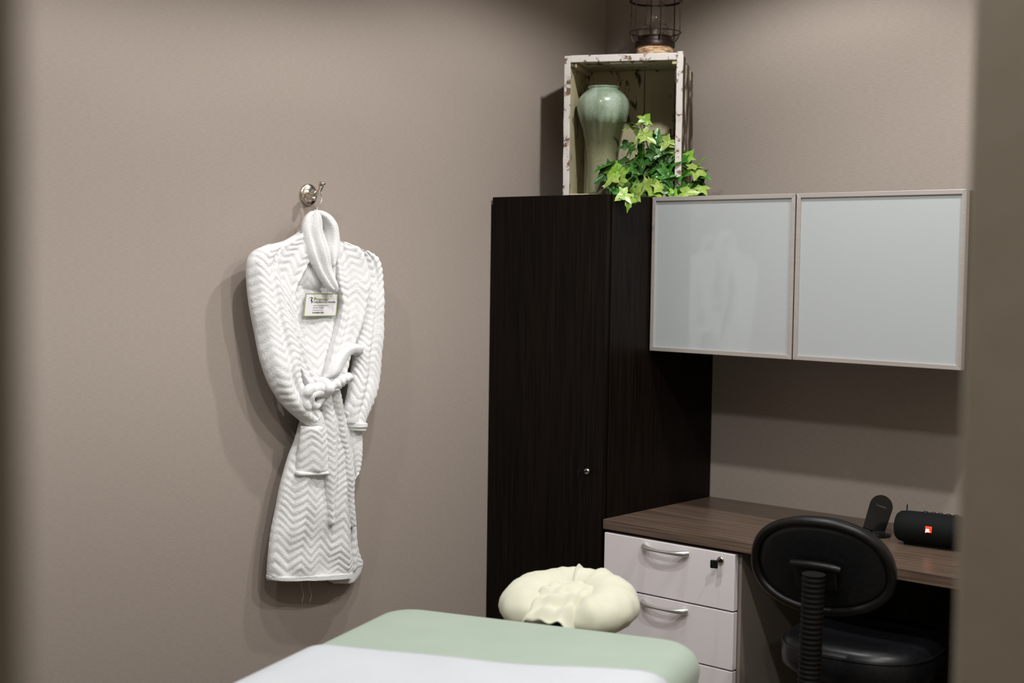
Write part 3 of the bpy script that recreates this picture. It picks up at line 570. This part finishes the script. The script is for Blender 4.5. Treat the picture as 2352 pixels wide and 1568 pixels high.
def padded(q,w,l,r,top,rr,drop,grow=0,wr=0,seed=0,close=True,crown=0):
    O=rr_outline(w,l,r); c=(0,l/2); rings=[]
    for s in np.linspace(.02,1,14):
        rings.append([(c[0]+(x-nx*rr-c[0])*s,c[1]+(y-ny*rr-c[1])*s,top+crown*(1-s*s)) for x,y,nx,ny in O])
    for a in np.linspace(0,90,9)[1:]:
        a=R(a); rings.append([(x-nx*rr*(1-math.sin(a)),y-ny*rr*(1-math.sin(a)),top-rr*(1-math.cos(a))) for x,y,nx,ny in O])
    m=8
    for k in range(1,m+1):
        row=[]
        for i,(x,y,nx,ny) in enumerate(O):
            zz=top-rr-(drop-rr)*k/m; corner=min(1,4*abs(nx*ny)); g=grow*k/m+wr*(k/m)*(.5+1.6*corner)*noise.noise(Vector((x*26,y*26,zz*5+seed)))
            row.append((x+nx*g,y+ny*g,zz))
        rings.append(row)
    if close: rings.append([(x-nx*.04,y-ny*.04,top-drop) for x,y,nx,ny in O]); rings.append([(c[0]+(x-c[0])*.02,c[1]+(y-c[1])*.02,top-drop) for x,y,nx,ny in O])
    q.grid(rings,closev=True,flip=True)
t=empty('massage_table','padded massage table in the foreground, its top hidden under green and white sheets','massage table'); t.matrix_world=TM
q=MB(); padded(q,TW-.012,TL,.09,TZ-.004,.04,.075); q.build('padded_top',CREAM,t,smooth=True)
q=MB(); q.box((-TW/2+.03,.03,TZ-.14),(-TW/2+.05,TL-.03,TZ-.08)); q.box((TW/2-.05,.03,TZ-.14),(TW/2-.03,TL-.03,TZ-.08)); q.box((-TW/2+.05,.03,TZ-.14),(TW/2-.05,.05,TZ-.08)); q.box((-TW/2+.05,TL-.05,TZ-.14),(TW/2-.05,TL-.03,TZ-.08)); q.build('frame',DESKM,t,bevel=.003)
for sx in(-1,1):
    for yy in(.12,TL-.12):
        q=MB(); dx=.03*sx; x=sx*(TW/2-.075)
        q.add([(x-.018,yy-.025,TZ-.10),(x+.018,yy-.025,TZ-.10),(x+.018,yy+.025,TZ-.10),(x-.018,yy+.025,TZ-.10),(x-.016+dx,yy-.02,0),(x+.016+dx,yy-.02,0),(x+.016+dx,yy+.02,0),(x-.016+dx,yy+.02,0)],[(0,1,2,3),(7,6,5,4),(0,4,5,1),(1,5,6,2),(2,6,7,3),(3,7,4,0)])
        q.build('leg',DESKM,t,bevel=.003)
q=MB(); padded(q,TW,TL+.004,.095,TZ+.002,.05,.15,grow=-.004,wr=.022,seed=3,close=False,crown=.004)
o=q.build('fitted_sheet',SHEETG,None,smooth=True,solid=.002); o.matrix_world=TM; tag(o,'sage green fitted sheet stretched over the far end of the massage table','sheet')
# white sheet laid over the near part
q=MB(); rows=[]; w2=TW/2+.004; ov=.34
for j in range(60):
    v=j/59; row=[]
    for i in range(121):
        u=-1+2*i/120; sarc=u*(w2+ov); s=abs(sarc); sg=1 if sarc>0 else -1; r=.055
        y0=.338-.165*max(-w2,min(w2,sarc))+.010*math.sin(u*5+1)+.005*math.sin(u*13)
        y=y0+(TL+.015-y0)*v
        if s<w2-r: x=s; z=TZ+.009+.003*noise.noise(Vector((sarc*5,y*5,1)))
        elif s<w2-r+r*math.pi/2: a=(s-(w2-r))/r; x=w2-r+r*math.sin(a); z=TZ+.009-r*(1-math.cos(a))
        else:
            d=s-(w2-r+r*math.pi/2); x=w2+.004+.10*d+.02*d*math.sin(y*14+sg)/.3*.6; z=TZ+.009-r-d*.98
        if j==0: z-=.004
        row.append((sg*x,y,z))
    rows.append(row)
q.grid(rows); o=q.build('flat_sheet',SHEETW,None,smooth=True,solid=.0035); o.matrix_world=TM; tag(o,'white flat sheet spread over the green sheet on the near part of the massage table','sheet')
# ---------------------------------------------------------------- face cradle
FC=TC-TV*.155
t=empty('face_cradle','cream cotton covered horseshoe face cradle beyond the far end of the massage table','headrest',(FC.x,FC.y,.0),TA)
def cradle(q):
    rows=[]; N=96
    for i in range(N+1):
        a=R(-74)+R(328)*i/N; ca_,sa=math.cos(a),math.sin(a)   # gap opens toward the table (-y)
        endf=min(1,math.sqrt(min(i,N-i)/7+.001)); mr=.060*endf; mz=.050*endf
        if abs(a-R(100))<R(4): pass
        row=[]
        for k in range(28):
            b=2*math.pi*k/28
            rad=.098+mr*math.cos(b); zz=.688+mz*math.sin(b)*(1 if math.sin(b)>0 else .8)
            n=noise.noise(Vector((ca_*6,sa*6,b*1.3)))*.004
            seam=.005*math.exp(-((a-R(97))/R(2.2))**2)+.004*math.exp(-((a-R(62))/R(2.5))**2)
            rad+=n; zz+=(n+seam*2)*max(0,math.sin(b))
            crk=.0025*math.sin(a*46+4*math.sin(b*2))*max(0,-math.sin(b+.5)); rad+=crk
            row.append((rad*ca_*1.02,rad*sa*.92,zz+.016*sa))
        rows.append(row)
    q.grid(rows,closev=True,caps=True)
q=MB(); cradle(q); q.build('cushion',CREAM,t,smooth=True)
q=MB(); rows=[]
for i in range(61):
    row=[]
    for j in range(61):
        v=j/60; wv=.070-.010*v; c=2*i/60-1; x=wv*c-.006*v; y=.075-.215*v
        z=.735-.035*abs(c)**5-.012*v-.12*max(0,v-.55)**1.5+(.0045*math.sin(v*30+2.5*c)+.004*math.sin(c*9+3*v)+.009*noise.noise(Vector((x*22,y*36,2))))*min(1,v*2.5)
        row.append((x,y,z))
    rows.append(row)
q.grid(rows); q.build('gathered_cover',CREAM,t,smooth=True,solid=.003)
q=MB(); q.box((-.03,-.142,.60),(-.014,.04,.62)); q.box((.014,-.142,.60),(.03,.04,.62)); q.box((-.09,-.05,.62),(.09,.08,.645)); q.build('bracket',BLACKP,t,bevel=.003)
# ---------------------------------------------------------------- office chair
CA=Vector(at(1880,1299,1,-.76))
yaw=R(8); t=empty('office_chair','armless black task chair tucked at the desk with its oval back to the doorway','chair',(1.235,-.50,0),yaw)
inv_=Matrix.LocRotScale(Vector((1.235,-.50,0)),Matrix.Rotation(yaw,3,'Z').to_quaternion(),None).inverted()
bc=inv_@CA
BT=Matrix.Translation(bc)@Matrix.Rotation(R(14),4,'X')@Matrix.Rotation(R(-2),4,'Y')
def egg(a,sx,sz):
    c,s=math.cos(a),math.sin(a); e=2.25
    x=sx*math.copysign(abs(c)**(2/e),c); z=sz*math.copysign(abs(s)**(2/e),s); x*=1-.10*(z/sz); return x,z
def back_disc(q,sx,sz,y0,y1,bow,edge):
    rows=[]; N=80
    for s,yy in [(0.01,y0),(.3,y0),(.55,y0),(.8,y0),(1-edge,y0+.002),(1,y0+(y1-y0)*.35),(1.0,y0+(y1-y0)*.65),(1-edge,y1-.002),(.8,y1),(.5,y1),(.01,y1)]:
        rows.append([(egg(2*math.pi*k/N,sx,sz)[0]*s,yy+bow*((egg(2*math.pi*k/N,sx,sz)[0]*s/sx)**2),egg(2*math.pi*k/N,sx,sz)[1]*s) for k in range(N)])
    q.grid(rows,closev=True,flip=False)
q=MB(); q.tf=BT; back_disc(q,.168,.114,-.008,.045,.022,.10); bk=q.build('backrest',VINYL,t,smooth=True,angle=60)
q=MB(); q.tf=BT; N=96
P=[(egg(2*math.pi*k/N,.166,.112)[0],-.004+.022*(egg(2*math.pi*k/N,.166,.112)[0]/.166)**2,egg(2*math.pi*k/N,.166,.112)[1]) for k in range(N)]
q.tube(P,.011,12,closed=True); q.build('edge_trim',BLACKP,bk,smooth=True)
q=MB(); q.tf=BT; q.tube(cr([(-.058,-.022,.012),(-.03,-.026,.014),(0,-.028,.015),(.04,-.028,.012),(.062,-.022,.004)],20),[.010]*20,14,flat=.9); q.box((-.05,-.030,-.045),(.052,-.010,.012)); q.build('back_bracket',BLACKP,t,smooth=True,bevel=.003)
# bellows-covered J bar
def chp(px,py,y): return inv_@Vector(at(px,py,1,y))
b0=chp(1869,1318,-.835); b1=chp(1861,1516,-.83); b2=b1+(b1-b0)*.45
bl=cr([b0,(b0+b1)/2,b1,b2,b2+Vector((0,.04,-.045)),Vector((b2.x,b2.y+.10,.40))],170)
rad=[.0255+.0014*math.cos(i*2*math.pi/4) for i in range(170)]
q=MB(); q.tube(bl,rad,18); q.build('bellows_bar',BELLOW,t,smooth=True,angle=80)
q=MB(); q.tube(cr([bl[-1],(b2.x*.5,-.12,.432),(0,0,.432)],12),.012,10); q.box((-.10,-.09,.428),(.10,.09,.455)); q.build('seat_plate',BLACKP,t,bevel=.003)
q=MB(); rows=[]; N=80
for s,z in[(.01,.460),(.6,.460),(.90,.462),(1,.480),(1.012,.50),(1,.523),(.96,.540),(.90,.549),(.80,.554),(.5,.552),(.01,.548)]:
    row=[]
    for k in range(N):
        a=2*math.pi*k/N; c,s_=math.cos(a),math.sin(a); e=2.7
        row.append((.190*s*math.copysign(abs(c)**(2/e),c),.205*s*math.copysign(abs(s_)**(2/e),s_)+.01,z))
    rows.append(row)
q.grid(rows,closev=True,flip=True); o=q.build('seat',VINYL,t,smooth=True,angle=80)
q=MB(); q.tube([(.188*math.copysign(abs(math.cos(a))**(2/2.7),math.cos(a)),.203*math.copysign(abs(math.sin(a))**(2/2.7),math.sin(a))+.01,.530) for a in np.linspace(0,2*math.pi,97)[:-1]],.004,8,closed=True); q.build('piping',VINYL,o,smooth=True)
q=MB(); q.lathe([(0,.07),(.03,.07),(.03,.2),(.026,.2),(.026,.22),(.014,.22),(.014,.43),(0,.43)],24); q.build('gas_cylinder',HAND,t,smooth=True)
for k in range(5):
    a=R(20+72*k); c,s=math.cos(a),math.sin(a)
    q=MB(); q.tube([(c*.02,s*.02,.115),(c*.12,s*.12,.105),(c*.27,s*.27,.075)],[.024,.02,.013],12,flat=.8); lg=q.build('base_leg',BLACKP,t,smooth=True)
    q=MB()
    for sd in(-1,1):
        q.tf=Matrix.Translation((c*.27,s*.27,.027))@Matrix.Rotation(a+R(40),4,'Z')@Matrix.Rotation(R(90),4,'X')@Matrix.Translation((0,0,sd*.013)); q.lathe([(0,-.009),(.022,-.009),(.026,-.005),(.026,.005),(.022,.009),(0,.009)],24)
    q.tf=None; q.tube([(c*.27,s*.27,.03),(c*.27,s*.27,.08)],.008,8); q.build('caster',BLACKP,lg,smooth=True)
# ---------------------------------------------------------------- charger and speaker
CP=at(2010,1218,2,DZ)
t=empty('phone_charger_stand','slim black upright phone charging stand on a round base, beside the speaker','phone charger',(1.112,-.222,DZ),R(34))
q=MB(); 
def oval(q,rx,ry,z0,z1,be=.004):
    rows=[]
    for s,z in((.01,z0),(1,z0),(1.02,z0+be*.5),(1.02,z1-be),(.97,z1-be*.2),(.9,z1),(.01,z1)): rows.append([(rx*s*math.cos(a),ry*s*math.sin(a),z) for a in np.linspace(0,2*math.pi,49)[:-1]])
    q.grid(rows,closev=True,flip=True)
oval(q,.045,.036,.0,.012); q.build('base',BLACKG,t,smooth=True)
q=MB(); q.tf=Matrix.Translation((-.0,.010,.010))@Matrix.Rotation(R(19),4,'Y')@Matrix.Rotation(R(-20),4,'X'); hw,hh=.031,.104
ol=[(-hw*.94,0),(hw*.94,0)]+[(hw*math.cos(a),hh-hw+hw*math.sin(a)) for a in np.linspace(0,math.pi,25)]
n_=len(ol); q.add([(x,-.004,z) for x,z in ol]+[(x,.004,z) for x,z in ol],[tuple(range(n_)),tuple(range(2*n_-1,n_-1,-1))]+[(i,n_+i,n_+(i+1)%n_,(i+1)%n_) for i in range(n_)])
pd=q.build('upright_pad',BLACKG,t,bevel=.002)
q=MB(); q.tf=Matrix.Translation((0,.010,.010))@Matrix.Rotation(R(19),4,'Y')@Matrix.Rotation(R(-20),4,'X')@Matrix.Translation((-.016,-.0046,.070))@Matrix.Rotation(R(90),4,'X')
vs,fs=textpts('Yootech',.0085); q.add(vs,fs); q.build('lettering',noisy(mat('grey_print',(.12,.12,.11),.5),(.10,.10,.09),(.14,.14,.13)),pd)
t=empty('portable_speaker','black cylindrical portable speaker with a lit red badge on the desk','speaker',(1.296,-.246,DZ),R(6)); t.scale=(.93,.93,.93)
q=MB(); L_=.108; prof=[(0,-L_+.012),(.026,-L_+.012),(.036,-L_+.002),(.042,-L_+.010),(.0445,-L_+.03),(.0455,-.03),(.0455,.03),(.0445,L_-.03),(.042,L_-.010),(.036,L_-.002),(.026,L_-.012),(0,L_-.012)]
q.tf=Matrix.Translation((0,0,.0495))@Matrix.Rotation(R(90),4,'Y'); q.lathe(prof,56); q.build('body',MESHB,t,smooth=True,angle=35)
q=MB(); q.tube(cr([(-.085,-.006,.004),(-.04,-.01,.003),(.04,-.01,.003),(.085,-.006,.004)],20),.004,8); q.build('foot_rail',BLACKP,t,smooth=True)
q=MB()
for x in(-.03,-.008,.012,.034,.055): q.lathe([(0,.003),(.006,.003),(.008,0)],16,(x,.004,.0935))
q.build('button',BLACKP,t)
EM=mat('badge_red_lit',(.8,.03,.01),.4); b=EM.node_tree.nodes['Principled BSDF']; b.inputs['Emission Color'].default_value=(1,.05,.012,1); b.inputs['Emission Strength'].default_value=.75
EW=mat('badge_white_lit',(.9,.8,.75),.4); b=EW.node_tree.nodes['Principled BSDF']; b.inputs['Emission Color'].default_value=(1,.75,.68,1); b.inputs['Emission Strength'].default_value=.9
ba=R(8); bx=-.004
BM=Matrix.Translation((bx,-.0462*math.cos(ba),.0495+.0462*math.sin(ba)))@Matrix.Rotation(ba*-1,4,'X')
q=MB(); q.tf=BM; q.box((-.0088,-.0018,-.0085),(.0088,.004,.0085)); bd=q.build('badge',EM,t,bevel=.001)
q=MB(); q.tf=BM@Matrix.Translation((-.0066,-.0021,-.0062))@Matrix.Rotation(R(90),4,'X'); vs,fs=textpts('JBL',.0105,.0006); q.add([(v[0]*.8,v[1],v[2]) for v in vs],fs); q.build('badge_lettering',EW,bd)
q=MB(); P0=at(2080,1181,1,-.15); P1=at(2084,1158,1,-.15)
q.tube(cr([P0+np.array([0,.0,-.05]),P0,(P0+P1)/2+np.array([.0015,0,0]),P1],14),.0016,8); o=q.build('power_cable',BLACKP,None,smooth=True); tag(o,'short black cable end sticking up behind the speaker','cable')
